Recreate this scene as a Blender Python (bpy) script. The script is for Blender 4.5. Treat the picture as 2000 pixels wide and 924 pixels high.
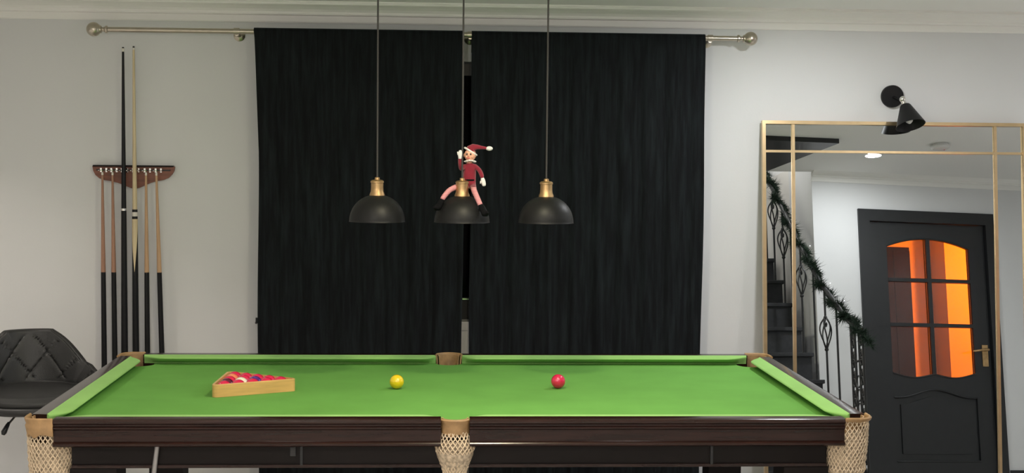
import bpy, bmesh, math, random
from mathutils import Vector, Matrix
random.seed(7)
S = bpy.context.scene
for o in list(bpy.data.objects): bpy.data.objects.remove(o)
COL = S.collection
PI = math.pi

# ------------------------------------------------------------------ camera
cd = bpy.data.cameras.new('camera'); cam = bpy.data.objects.new('camera', cd); COL.objects.link(cam)
cd.sensor_fit = 'HORIZONTAL'; cd.sensor_width = 36; cd.lens = 2828.5/2000*36; cd.clip_start = .05
Rv = Vector((0.9982879, -0.05764435, 0.0099196)); Uv = Vector((-0.00647986, 0.05955519, 0.99820398)); Fv = Vector((0.05813159, 0.99655923, -0.0590797))
M = Matrix((Rv, Uv, -Fv)).transposed().to_4x4(); M.translation = Vector((-0.08812, -6.67225, 1.67925)); cam.matrix_world = M
S.camera = cam
# ------------------------------------------------------------------ world, exposure
w = bpy.data.worlds.new('world'); S.world = w; w.use_nodes = True
w.node_tree.nodes['Background'].inputs[0].default_value = (.012, .014, .02, 1); w.node_tree.nodes['Background'].inputs[1].default_value = 1
S.view_settings.view_transform = 'Standard'; S.view_settings.look = 'None'; S.view_settings.gamma = 1
S.view_settings.use_curve_mapping = False; S.view_settings.exposure = 0.50
CEIL = 2.34
# downlights: x, y, watts, colour; those around and behind the camera are added fill
NEUT = (1, .97, .93); COOL = (.96, .98, 1.0); WARM = (1, .90, .82)
DOWN = [(2.83, -2.72, 9, COOL), (1.50, -.95, 11, COOL), (.75, -3.05, 7, NEUT), (-.65, -3.05, 4, WARM), (-2.20, -.95, 3.5, WARM), (-2.0, -3.1, 2, WARM),
        (4.1, -1.3, 13, COOL), (-1.6, -5.0, 5, WARM), (.9, -5.8, 9, NEUT), (-1.6, -7.2, 8, WARM), (.7, -7.2, 12, NEUT), (.15, -2.42, 11, (1, .90, .62))]
FILL_GLOBE = (-.75, -4.7, 2.14, 70)   # x, y, z, radiance of an unseen globe lamp added to lighten cornice and walls

# ------------------------------------------------------------------ materials
def nt(name):
    m = bpy.data.materials.new(name); m.use_nodes = True
    return m, m.node_tree, m.node_tree.nodes['Principled BSDF']
def mat(name, col, rough=.5, metal=0, noise=0, nscale=20, bump=0, bscale=200, spec=.5, coat=0, sheen=0, stretch=(1,1,1), col2=None, obj=True):
    m, t, b = nt(name)
    b.inputs['Base Color'].default_value = (*col, 1); b.inputs['Roughness'].default_value = rough; b.inputs['Metallic'].default_value = metal
    b.inputs['Specular IOR Level'].default_value = spec; b.inputs['Coat Weight'].default_value = coat; b.inputs['Sheen Weight'].default_value = sheen
    tc = t.nodes.new('ShaderNodeTexCoord'); mp = t.nodes.new('ShaderNodeMapping'); mp.inputs['Scale'].default_value = stretch
    t.links.new(tc.outputs['Object'], mp.inputs[0])
    if noise or col2:
        n = t.nodes.new('ShaderNodeTexNoise'); n.inputs['Scale'].default_value = nscale; n.inputs['Detail'].default_value = 5
        t.links.new(mp.outputs[0], n.inputs['Vector'])
        r = t.nodes.new('ShaderNodeValToRGB'); t.links.new(n.outputs[0], r.inputs[0])
        a = col2 or tuple(c*(1-noise) for c in col)
        r.color_ramp.elements[0].position = .3; r.color_ramp.elements[1].position = .7
        r.color_ramp.elements[0].color = (*a, 1); r.color_ramp.elements[1].color = (*[c*(1+noise) for c in col], 1)
        t.links.new(r.outputs[0], b.inputs['Base Color'])
    if bump:
        n = t.nodes.new('ShaderNodeTexNoise'); n.inputs['Scale'].default_value = bscale; n.inputs['Detail'].default_value = 3
        t.links.new(mp.outputs[0], n.inputs['Vector'])
        bp = t.nodes.new('ShaderNodeBump'); bp.inputs['Strength'].default_value = bump; bp.inputs['Distance'].default_value = .002
        t.links.new(n.outputs[0], bp.inputs['Height']); t.links.new(bp.outputs[0], b.inputs['Normal'])
    return m
M_wall = mat('wall_paint', (.70, .70, .70), .75, noise=.015, nscale=3, bump=.12, bscale=90)
M_ceil = mat('ceiling_paint', (.88, .87, .84), .8, bump=.08, bscale=60)
M_cornice = mat('cornice_plaster', (.88, .865, .83), .7)
M_white = mat('white_gloss_paint', (.72, .71, .69), .35)
M_floor = mat('floor_boards', (.74, .71, .67), .5, noise=.10, nscale=4, stretch=(1, 12, 1))
M_black = mat('black_satin_paint', (.011, .012, .0135), .38, noise=.1)
M_shade = mat('black_powder_coat', (.008, .008, .0085), 0.46, spec=.25, bump=.1, bscale=500)
M_iron = mat('wrought_iron', (.012, .012, .013), .45)
M_brass = mat('aged_brass', (.50, .33, .16), .42, 1, noise=.2, nscale=40)
M_nickel = mat('antique_nickel', (.50, .45, .37), .3, 1, noise=.08)
M_chrome = mat('chrome', (.85, .84, .8), .15, 1)
M_gold = mat('gold_frame', (.66, .49, .28), .32, 1, noise=.06)
M_mahog = mat('mahogany', (.020, .0075, .0055), .2, noise=.35, nscale=6, stretch=(1, 8, 14), spec=.35)
M_dmahog = mat('dark_mahogany', (.006, .0035, .003), .45, noise=.3, nscale=6, spec=.2)
M_rack = mat('cue_rack_wood', (.20, .072, .045), .5, noise=.3, nscale=9, stretch=(1, 1, 8))
M_maple = mat('maple', (.50, .31, .17), .4, noise=.1, nscale=8, stretch=(20, 20, 1))
M_maple_l = mat('pale_ash', (.62, .50, .30), .35, noise=.1, nscale=8, stretch=(20, 20, 1))
M_reddish = mat('reddish_maple', (.36, .185, .115), .4, noise=.1, nscale=8, stretch=(20, 20, 1))
M_cueblk = mat('cue_black_lacquer', (.006, .006, .007), .42, spec=.25)
M_ivory = mat('ivory_ferrule', (.7, .66, .58), .4)
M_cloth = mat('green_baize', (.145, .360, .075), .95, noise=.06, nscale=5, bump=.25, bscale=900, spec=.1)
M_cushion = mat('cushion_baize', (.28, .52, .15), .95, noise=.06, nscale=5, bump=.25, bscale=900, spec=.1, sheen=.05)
M_leather = mat('tan_leather', (.36, .215, .095), .55, noise=.25, nscale=30, bump=.4, bscale=120)
M_net = mat('cream_cotton_net', (.66, .52, .36), .9, noise=.15, nscale=60)
M_pine = mat('varnished_pine', (.68, .40, .14), .4, noise=.12, nscale=10, stretch=(1, 1, 9), coat=.2)
M_stool = mat('black_faux_leather', (.020, .020, .020), .45, bump=.3, bscale=260)
M_red = mat('red_velour', (.21, .006, .022), .9, noise=.1, nscale=60, sheen=.3)
M_fluff = mat('white_fleece', (.82, .80, .78), .95, bump=.8, bscale=500)
M_skin = mat('vinyl_skin', (.78, .40, .27), .5)
M_bt = mat('black_felt', (.005, .005, .006), .9, spec=.1)
M_cable = mat('grey_black_flex', (.035, .033, .032), .7)
M_needle = mat('pine_needles', (.025, .05, .03), .7, noise=.4, nscale=30)
M_step = mat('dark_stair_carpet', (.035, .036, .040), .85, noise=.2, nscale=30)
M_upvc = mat('dark_window_frame', (.03, .03, .032), .4)

def stripe_mat():
    m, t, b = nt('candy_stripe_tights'); b.inputs['Roughness'].default_value = .9
    tc = t.nodes.new('ShaderNodeTexCoord'); wv = t.nodes.new('ShaderNodeTexWave'); wv.bands_direction = 'Z'; wv.inputs['Scale'].default_value = 62
    t.links.new(tc.outputs['Object'], wv.inputs['Vector']); r = t.nodes.new('ShaderNodeValToRGB')
    r.color_ramp.interpolation = 'CONSTANT'; r.color_ramp.elements[0].color = (.52, .12, .15, 1); r.color_ramp.elements[1].position = .45; r.color_ramp.elements[1].color = (.66, .40, .40, 1)
    t.links.new(wv.outputs[0], r.inputs[0]); t.links.new(r.outputs[0], b.inputs['Base Color']); return m
M_stripe = stripe_mat()
def velvet():
    m, t, b = nt('black_crushed_velvet'); b.inputs['Roughness'].default_value = .8
    b.inputs['Sheen Weight'].default_value = .22; b.inputs['Sheen Roughness'].default_value = .35; b.inputs['Sheen Tint'].default_value = (.55, .7, .8, 1)
    b.inputs['Specular IOR Level'].default_value = .15
    tc = t.nodes.new('ShaderNodeTexCoord'); mp = t.nodes.new('ShaderNodeMapping'); mp.inputs['Scale'].default_value = (34, 10, 2.6); t.links.new(tc.outputs['Object'], mp.inputs[0])
    n = t.nodes.new('ShaderNodeTexNoise'); n.inputs['Scale'].default_value = 1.6; n.inputs['Detail'].default_value = 7; n.inputs['Roughness'].default_value = .65; t.links.new(mp.outputs[0], n.inputs['Vector'])
    r = t.nodes.new('ShaderNodeValToRGB'); r.color_ramp.elements[0].position = .42; r.color_ramp.elements[1].position = .78
    r.color_ramp.elements[0].color = (.0035, .004, .005, 1); r.color_ramp.elements[1].color = (.014, .019, .021, 1)
    t.links.new(n.outputs[0], r.inputs[0]); t.links.new(r.outputs[0], b.inputs['Base Color'])
    bp = t.nodes.new('ShaderNodeBump'); bp.inputs['Strength'].default_value = .5; bp.inputs['Distance'].default_value = .006
    t.links.new(n.outputs[0], bp.inputs['Height']); t.links.new(bp.outputs[0], b.inputs['Normal']); return m
M_velvet = velvet()
def glass(name, tint=(1, 1, 1), rough=0, f=.06):
    m = bpy.data.materials.new(name); m.use_nodes = True; t = m.node_tree; t.nodes.remove(t.nodes['Principled BSDF'])
    tr = t.nodes.new('ShaderNodeBsdfTransparent'); tr.inputs[0].default_value = (*tint, 1); gl = t.nodes.new('ShaderNodeBsdfGlossy'); gl.inputs['Roughness'].default_value = rough
    fr = t.nodes.new('ShaderNodeFresnel'); fr.inputs[0].default_value = 1.45; mx = t.nodes.new('ShaderNodeMixShader')
    t.links.new(fr.outputs[0], mx.inputs[0]); t.links.new(tr.outputs[0], mx.inputs[1]); t.links.new(gl.outputs[0], mx.inputs[2])
    t.links.new(mx.outputs[0], t.nodes['Material Output'].inputs[0]); return m
M_glass = glass('clear_glass', (.96, .97, .96))
M_dglass = glass('night_window_glass', (.5, .5, .5), 0)
M_dglass.node_tree.nodes['Fresnel'].inputs[0].default_value = 1.10
def mirror_m():
    m, t, b = nt('silvered_mirror'); b.inputs['Base Color'].default_value = (.74, .76, .755, 1); b.inputs['Metallic'].default_value = 1; b.inputs['Roughness'].default_value = .0; return m
M_mirror = mirror_m()
def emit(name, col, s):
    m, t, b = nt(name); b.inputs['Emission Color'].default_value = (*col, 1); b.inputs['Emission Strength'].default_value = s; b.inputs['Base Color'].default_value = (.8, .8, .8, 1); return m
M_led = emit('lit_lamp_lens', (1, .97, .92), 14)
M_fairy = emit('fairy_light', (.9, .95, 1), 1.2)
M_bulb = mat('frosted_bulb', (.75, .75, .73), .3)
def ball_m(name, c): return mat(name, c, .12, coat=.6, spec=.6)
B_red = ball_m('ball_red', (.70, .012, .075)); B_yel = ball_m('ball_yellow', (.85, .60, .01)); B_wht = ball_m('ball_cream', (.86, .82, .62))
B_pur = ball_m('ball_purple', (.10, .02, .22)); B_mar = ball_m('ball_maroon', (.10, .006, .03)); B_org = ball_m('ball_orange', (.85, .25, .12))

# ------------------------------------------------------------------ mesh helpers
class MB:
    def __init__(s): s.bm = bmesh.new()
    def box(s, x0, x1, y0, y1, z0, z1, mt=None, bev=0):
        r = bmesh.ops.create_cube(s.bm, size=1)
        T = Matrix.Translation(((x0+x1)/2, (y0+y1)/2, (z0+z1)/2)) @ Matrix.Diagonal((abs(x1-x0), abs(y1-y0), abs(z1-z0), 1))
        bmesh.ops.transform(s.bm, matrix=T, verts=r['verts'])
        if bev:
            bmesh.ops.bevel(s.bm, geom=list({e for v in r['verts'] for e in v.link_edges}), offset=bev, segments=2, affect='EDGES', profile=.7)
        if mt is not None: bmesh.ops.transform(s.bm, matrix=mt, verts=[v for v in s.bm.verts if v.is_valid]) 
        return s
    def rings(s, rings, closed=True, cap=True):
        V = [[s.bm.verts.new(p) for p in r] for r in rings]
        n = len(V[0])
        for a, b in zip(V, V[1:]):
            for i in range(n if closed else n-1):
                j = (i+1) % n; s.bm.faces.new((a[i], a[j], b[j], b[i]))
        if cap and closed:
            s.bm.faces.new(V[0][::-1]); s.bm.faces.new(V[-1])
        return s
    def tube(s, path, rad, n=10, cap=True, loop=False):
        path = [Vector(p) for p in path]; R = []
        up = None
        for i, p in enumerate(path):
            if loop: t = (path[(i+1) % len(path)]-path[i-1]).normalized()
            else: t = (path[min(i+1, len(path)-1)]-path[max(i-1, 0)]).normalized()
            if up is None: up = t.orthogonal().normalized()
            else: up = (up-t*up.dot(t)).normalized()
            bi = t.cross(up); r = rad[i] if isinstance(rad, (list, tuple)) else rad
            R.append([p+(up*math.cos(2*PI*k/n)+bi*math.sin(2*PI*k/n))*r for k in range(n)])
        if loop: R.append([v.copy() for v in R[0]]); cap = False
        return s.rings(R, True, cap)
    def lathe(s, prof, c=(0, 0, 0), axis=(0, 0, 1), n=32, cap=True):
        c = Vector(c); ax = Vector(axis).normalized(); u = ax.orthogonal().normalized(); v = ax.cross(u)
        return s.rings([[c+ax*h+(u*math.cos(2*PI*k/n)+v*math.sin(2*PI*k/n))*max(r, 1e-5) for k in range(n)] for r, h in prof], True, cap)
    def prism(s, poly, f0, f1):
        """poly: 2D points, f0/f1 map (a,b)->3D for the two faces"""
        A = [s.bm.verts.new(f0(*p)) for p in poly]; B = [s.bm.verts.new(f1(*p)) for p in poly]; n = len(poly)
        s.bm.faces.new(A[::-1]); s.bm.faces.new(B)
        for i in range(n): j = (i+1) % n; s.bm.faces.new((A[i], A[j], B[j], B[i]))
        return s
    def sphere(s, c, r, sc=(1, 1, 1), u=20, v=12, rot=None):
        q = bmesh.ops.create_uvsphere(s.bm, u_segments=u, v_segments=v, radius=r)
        T = Matrix.Translation(c) @ (rot or Matrix()) @ Matrix.Diagonal((*sc, 1)); bmesh.ops.transform(s.bm, matrix=T, verts=q['verts']); return s
    def xf(s, T): bmesh.ops.transform(s.bm, matrix=T, verts=s.bm.verts); return s
    def build(s, name, m, parent=None, smooth=False, kind=None, ang=40):
        bmesh.ops.recalc_face_normals(s.bm, faces=s.bm.faces)
        me = bpy.data.meshes.new(name); s.bm.to_mesh(me); s.bm.free()
        for x in (m if isinstance(m, (list, tuple)) else [m]): me.materials.append(x)
        if smooth:
            for p in me.polygons: p.use_smooth = True
            try: me.set_sharp_from_angle(angle=math.radians(ang))
            except Exception: pass
        return link(name, me, parent, kind)
def link(name, me, parent=None, kind=None):
    o = bpy.data.objects.new(name, me); COL.objects.link(o)
    if parent is not None: o.parent = parent; o.matrix_parent_inverse = parent.matrix_world.inverted() if False else Matrix.Translation(-parent.location) 
    if kind: o['kind'] = kind
    return o
def tag(o, label, cat, group=None):
    o['label'] = label; o['category'] = cat
    if group: o['group'] = group
    return o
def thing(name, loc, label, cat, group=None):
    o = bpy.data.objects.new(name, None); COL.objects.link(o); o.location = loc; o.empty_display_size = .05
    return tag(o, label, cat, group)
def copy_tree(o, parent=None):
    c = o.copy(); COL.objects.link(c)
    if parent: c.parent = parent
    for ch in [x for x in COL.objects if x.parent == o]: copy_tree(ch, c)
    return c
def lerp(a, b, t): return a+(b-a)*t

# door-wall local frame: s along the wall, t away from the front wall, z up
O = Vector((2.8644, -3.34, 0)); yw = -.1622
EX = Vector((math.cos(yw), math.sin(yw), 0)); ET = Vector((math.sin(yw), -math.cos(yw), 0))
def L(s, t, z): return O+EX*s+ET*t+Vector((0, 0, z))

# ------------------------------------------------------------------ room shell
XL, XR, YB = -2.6, 4.9, -8.3
WX0, WX1, WZ0, WZ1 = -.62, .93, .872, 2.085   # window opening
b = MB(); T = .22
b.box(XL-T, WX0, 0, T, 0, 2.6); b.box(WX1, XR+T, 0, T, 0, 2.6); b.box(WX0, WX1, 0, T, 0, WZ0); b.box(WX0, WX1, 0, T, WZ1, 2.6)
b.build('wall_front', M_wall, kind='structure')
MB().box(XL-.1, XL, YB, 0, 0, CEIL+.1).build('wall_left', M_wall, kind='structure')
MB().box(XR, XR+.1, -3.9, 0, 0, CEIL+.1).build('wall_right', M_wall, kind='structure')
MB().box(XL, 2.6, YB-.1, YB, 0, CEIL+.1).build('wall_back', M_wall, kind='structure')
MB().box(1.47, 1.55, -4.5, -3.25, 0, 3.7).build('wall_stair_left', M_wall, kind='structure')
MB().box(2.5, 2.6, YB, -4.5, 0, CEIL+.1).build('wall_back_right', M_wall, kind='structure')
MB().box(1.55, 2.66, -4.5, -4.40, 0, 3.7).build('wall_stair_end', M_wall, kind='structure')
MB().prism([(2.568, -3.292), (2.568, -4.40), (2.66, -4.40), (2.66, -3.307)], lambda x, y: (x, y, 0), lambda x, y: (x, y, 3.7)).build('wall_stair_right', M_wall, kind='structure')
DZ = 2.088
b = MB()
b.prism([(-.30, 0), (.033, 0), (.033, .1), (-.21, .1)], lambda s, t: L(s, t, 0), lambda s, t: L(s, t, CEIL+.1))
b.prism([(1.071, 0), (2.2, 0), (2.2, .1), (1.071, .1)], lambda s, t: L(s, t, 0), lambda s, t: L(s, t, CEIL+.1))
b.prism([(.033, 0), (1.071, 0), (1.071, .1), (.033, .1)], lambda s, t: L(s, t, DZ), lambda s, t: L(s, t, CEIL+.1))
b.build('wall_door', M_wall, kind='structure')
MB().box(XL-.1, XR+1.2, YB-.1, .1, -.08, 0).build('floor', M_floor, kind='structure')
b = MB()
for poly in ([(XL-.1, .1), (XL-.1, YB-.1), (1.5, YB-.1), (1.5, .1)], [(1.5, .1), (1.5, -3.30), (2.60, -3.30), (2.60, .1)], [(1.5, -4.45), (1.5, YB-.1), (2.6, YB-.1), (2.6, -4.45)], [(2.60, .1), (2.60, -4.0), (XR+.1, -4.0), (XR+.1, .1)]):
    b.prism(poly, lambda x, y: (x, y, CEIL), lambda x, y: (x, y, CEIL+.12))
b.build('ceiling', M_ceil, kind='structure')
MB().box(1.47, 2.7, -4.5, -3.25, 3.7, 3.8).build('ceiling_stairwell', M_ceil, kind='structure')
MB().box(1.47, 2.7, -3.30, -3.26, CEIL+.11, 3.7).build('wall_stair_front', M_wall, kind='structure')
# flat dark panel on the ceiling in front of the stair opening
MB().prism([(1.47, -2.23), (2.50, -2.36), (2.23, -3.16), (1.47, -3.16)], lambda x, y: (x, y, CEIL-.03), lambda x, y: (x, y, CEIL+.005)).build('trim_1', M_black, kind='structure')

# cornice
prof = [(0, 2.250), (.010, 2.250), (.013, 2.256), (.013, 2.281), (.030, 2.284), (.033, 2.290), (.033, 2.297), (.045, 2.308), (.065, 2.318), (.09, 2.325), (.093, 2.329), (.093, 2.334), (.105, 2.334), (.105, CEIL+.01), (0, CEIL+.01)]
MB().prism(prof, lambda o, z: (XL, -o, z), lambda o, z: (XR, -o, z)).build('trim_2', M_cornice, kind='structure')
MB().prism(prof, lambda o, z: (XL+o, YB, z), lambda o, z: (XL+o, 0, z)).build('trim_3', M_cornice, kind='structure')
MB().prism([(o*.7, z+.02) for o, z in prof], lambda o, z: L(-.30, -o, z), lambda o, z: L(2.05, -o, z)).build('trim_4', M_cornice, kind='structure')
MB().prism(prof, lambda o, z: (XR-o, -3.6, z), lambda o, z: (XR-o, 0, z)).build('trim_5', M_cornice, kind='structure')
# baseboards
MB().box(XL, XR, -.018, 0, 0, .14).build('baseboard_front', M_white, kind='structure')
MB().box(XL, XL+.018, YB, -.018, 0, .14).build('baseboard_left', M_white, kind='structure')
b = MB()
for s0, s1 in ((-.30, .02), (1.085, 2.05)):
    b.prism([(0, 0), (.02, 0), (.02, .27), (.012, .29), (0, .29)], lambda o, z: L(s0, -o, z), lambda o, z: L(s1, -o, z))
b.build('baseboard_back', M_black, kind='structure')

# window behind the curtains
wd = MB()
fw = .06
wd.box(WX0, WX1, .06, .12, WZ0+.02, WZ0+.02+fw+.04); wd.box(WX0, WX1, .06, .12, WZ1-fw, WZ1)
wd.box(WX0, WX0+fw, .06, .12, WZ0+.02, WZ1); wd.box(WX1-fw, WX1, .06, .12, WZ0+.02, WZ1)
wd.box(.30, .36, .06, .12, WZ0+.02, WZ1); wd.box(-.25, -.19, .06, .12, WZ0+.02, WZ1)
win = wd.build('window_1', M_upvc, kind='structure')
for x0, x1 in ((WX0+fw, -.25), (-.19, .30), (.36, WX1-fw)):
    MB().box(x0, x1, .085, .093, WZ0+.12, WZ1-fw).build('window_pane', M_dglass, win)
MB().box(WX0-.03, WX1+.03, -.045, .06, WZ0-.022, WZ0+.02, bev=.004).build('window_sill', M_white, win)
MB().box(WX0-.02, WX1+.02, -.040, 0, .60, WZ0-.022, bev=.003).build('added_sill_panel', M_white, win)  # white panel added under the sill to catch light through the curtain gap
MB().box(.075, .12, .05, .06, WZ0+.112, WZ0+.118).build('window_bead', M_chrome, win)
MB().box(-.9, 1.2, .5, .55, .6, 2.4).build('wall_outside', M_bt, kind='structure')

# ------------------------------------------------------------------ curtain pole
PZ, PY = 2.200, -.10
pole = thing('curtain_pole', (-.1, 0, PZ), 'long antique brass curtain pole with ball finials above the black curtains', 'curtain pole')
MB().tube([(-1.53, PY, PZ), (1.33, PY, PZ)], .0115, 16).build('rod', M_nickel, pole, True)
for sx, X in ((-1, -1.575), (1, 1.376)):
    prf = [(.0125, -.062), (.0165, -.060), (.0165, -.052), (.012, -.049), (.009, -.042), (.010, -.036), (.017, -.033), (.017, -.030), (.0205, -.0245)]
    prf += [(.032*math.cos(a), .032*math.sin(a)) for a in [math.radians(q) for q in range(-46, 91, 8)]]
    f = MB().lathe(prf, (X, PY, PZ), (sx, 0, 0), 28).build('finial', M_nickel, pole, True)
for X in (-.946, .098, 1.19):
    bk = MB(); bk.lathe([(.026, 0), (.026, .006), (.02, .010), (.009, .014), (.009, .10)], (X, 0, PZ-.012), (0, -1, 0), 24)
    bk.tube([(X-.012, PY, PZ), (X+.012, PY, PZ)], .0155, 16)
    bk.build('bracket', M_nickel, pole, True)
MB().tube([(-.866, 0, .885), (-.866, -.05, .885), (-.862, -.06, .887), (-.862, -.06, .91)], .006, 8).build('tieback_hook', M_black, None, True)
tag(COL.objects['tieback_hook'], 'tiny black tieback hook on the wall at the left curtain edge', 'hook')

# ------------------------------------------------------------------ curtains
def curtain(x0, x1, label, ph, nf, flare):
    nx = 220
    # profile: over the pole and down
    P = [(-.080, 2.12), (-.079, 2.19)]
    for k in range(7):
        a = PI*k/6; P.append((PY+.0195*math.cos(a), PZ+.0165*math.sin(a)))
    P += [(-.122, 2.19), (-.122, 2.17)]
    zz = [2.14-(2.14-.02)*(k/40) for k in range(41)]
    P += [(-.125, z) for z in zz]
    R = []
    for y, z in P:
        row = []
        k = max(0, min(1, (2.17-z)/.5)); dn = max(0, min(1, (2.17-z)/2))
        for i in range(nx+1):
            u = i/nx; X = lerp(x0, x1, u)
            fl = flare*(1-u)*min(1, max(0, (2.2-z))/.55)**.6 if flare else 0
            fold = math.sin(u*nf*2*PI+ph+.6*math.sin(u*9+z*.6))*.5+.28*math.sin(u*nf*4.3*PI+ph*2+z*.3)+.2*math.sin(u*23+z*1.3)
            amp = .0015+.006*k
            row.append((X+fl+.003*math.sin(z*5+u*20)*k, y-.0-amp*(1+fold)*(1 if y < -.1 else 0), z))
        R.append(row)
    b = MB(); b.rings(R, closed=False)
    o = b.build('curtain', M_velvet, None, True, ang=180)
    md = o.modifiers.new('thick', 'SOLIDIFY'); md.thickness = .0025; md.offset = 0
    return tag(o, label, 'curtain', None)
curtain(-.868, .070, 'left black velvet curtain hanging behind the first pendant lamp', .4, 8, .022)
curtain(.104, 1.165, 'right black velvet curtain with mottled sheen beside the white wall and mirror', 1.9, 9, 0)

# ------------------------------------------------------------------ pool table
TX, TN, TF = 1.30, -2.29, -.85      # half width, near outer Y, far outer Y
BED, TOP = .825, .860
tb = thing('pool_table', (0, (TN+TF)/2, 0), 'large green baize snooker table with mahogany rails and cream pocket nets', 'pool table')
CP = [(-1.222, TN+.078, 225), (0, TN+.048, 270), (1.222, TN+.078, 315), (1.222, TF-.078, 45), (0, TF-.048, 90), (-1.222, TF-.078, 135)]
def bedpoly():
    P = []
    X, Y0, Y1 = 1.255, TN+.045, TF-.045
    def arc(c, r, a0, a1, n=12): return [(c[0]+r*math.cos(math.radians(lerp(a0, a1, k/n))), c[1]+r*math.sin(math.radians(lerp(a0, a1, k/n)))) for k in range(n+1)]
    rc, rm = .062, .052
    P += arc(CP[0], rc, 123, -33) ; P += [p for p in arc((0, Y0), rm, 180, 0)]
    P += arc(CP[2], rc, 213, 57); P += arc(CP[3], rc, 303, 147)
    P += arc((0, Y1), rm, 360, 180); P += arc(CP[5], rc, 33, -123)
    return P
MB().prism(bedpoly(), lambda x, y: (x, y, BED-.03), lambda x, y: (x, y, BED)).build('bed_cloth', M_cloth, tb)
# markings-free bed; cushions
CW = .056
def cushion(p0, p1, inward, e0, e1):
    p0, p1 = Vector(p0), Vector(p1); Ln = (p1-p0).length; d = (p1-p0)/Ln; inn = Vector(inward)
    st = sorted(set([0, Ln]+[e0*k/10 for k in range(11)]+[Ln-e1*k/10 for k in range(11)]+[lerp(e0, Ln-e1, k/6) for k in range(7)]))
    R = []
    for u in st:
        t = 1
        if u < e0: t = math.sin(PI/2*u/e0)
        if u > Ln-e1: t = math.sin(PI/2*(Ln-u)/e1)
        q = .006+(CW-.006)*t
        pr = [(0, TOP-.0005), (q*.9, TOP-.0045), (q*.98, TOP-.0065), (q, TOP-.0095), (q*.95, TOP-.0125), (q*.16, BED+.004), (q*.16, BED+.0005), (0, BED+.0005)]
        R.append([p0+d*u+inn*a+Vector((0, 0, z)) for a, z in pr])
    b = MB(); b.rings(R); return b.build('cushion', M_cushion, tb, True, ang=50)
WW = .050  # wood width
G = .052
for a, c in ((-1.205, -G), (G, 1.205)):
    ea, eb = (.10, .055) if a < -1 else (.055, .10)
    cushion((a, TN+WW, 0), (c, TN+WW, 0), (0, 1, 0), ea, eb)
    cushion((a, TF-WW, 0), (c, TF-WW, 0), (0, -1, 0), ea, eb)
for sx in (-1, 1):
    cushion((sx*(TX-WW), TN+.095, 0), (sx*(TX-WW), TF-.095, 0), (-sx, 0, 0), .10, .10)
RP = [(-.050, TOP-.001), (-.012, TOP), (-.003, TOP-.003), (0, TOP-.009), (-.001, TOP-.014), (-.007, TOP-.018), (-.007, TOP-.023), (-.002, TOP-.026), (-.002, TOP-.031),
      (-.010, TOP-.036), (-.010, TOP-.070), (-.004, TOP-.073), (0, TOP-.077), (0, TOP-.082), (-.006, TOP-.086), (-.05, TOP-.086)]
for a, c in ((-1.210, -.044), (.044, 1.210)):
    MB().prism(RP, lambda o, z: (a, TN-o, z), lambda o, z: (c, TN-o, z)).build('rail', M_mahog, tb, True, ang=30)
    MB().prism(RP, lambda o, z: (a, TF+o, z), lambda o, z: (c, TF+o, z)).build('rail', M_mahog, tb, True, ang=30)
for sx in (-1, 1):
    MB().prism(RP, lambda o, z: (sx*(TX+o), TN+.09, z), lambda o, z: (sx*(TX+o), TF-.09, z)).build('rail', M_mahog, tb, True, ang=30)
# under-frame
for (x0, x1, y0, y1) in ((-1.165, 1.165, TN+.045, TN+.075), (-1.165, 1.165, TF-.075, TF-.045), (-1.165, -1.135, TN+.075, TF-.075), (1.135, 1.165, TN+.075, TF-.075)):
    b = MB()
    b.box(x0, x1, y0, y1, .702, .795, bev=.003)
    b.build('frame_panel', M_dmahog, tb)
MB().box(-1.165, 1.165, TN+.038, TN+.046, .702, .712, bev=.002).build('frame_bead', M_mahog, tb)
MB().box(-1.13, 1.13, TN+.08, TF-.08, .74, .775).build('slate_support', M_dmahog, tb)
for X in (-1.10, 1.10):
    for Y in (TN+.11, TF-.11):
        b = MB()
        def sq(h, z): return [(X-h, Y-h, z), (X+h, Y-h, z), (X+h, Y+h, z), (X-h, Y+h, z)]
        b.rings([sq(.07, .70), sq(.07, .58), sq(.055, .565), sq(.055, .55), sq(.065, .53), sq(.065, .16), sq(.05, .14), sq(.05, .03), sq(.055, .0)])
        b.build('leg', M_dmahog, tb)
for X in (-.47, .80):
    MB().box(X-.004, X+.004, TN+.037, TN+.046, .71, .772).build('frame_joint', M_black, tb)
MB().box(-.505, -.487, TN+.036, TN+.045, .738, .768, bev=.003).build('frame_clip', M_iron, tb)
MB().tube([(-.905, TN+.030, .772), (-.914, TN+.030, .70), (-.925, TN+.035, .60)], .0075, 10).build('frame_brace', mat('grey_steel', (.35, .34, .34), .4, .8), tb, True)
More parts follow.
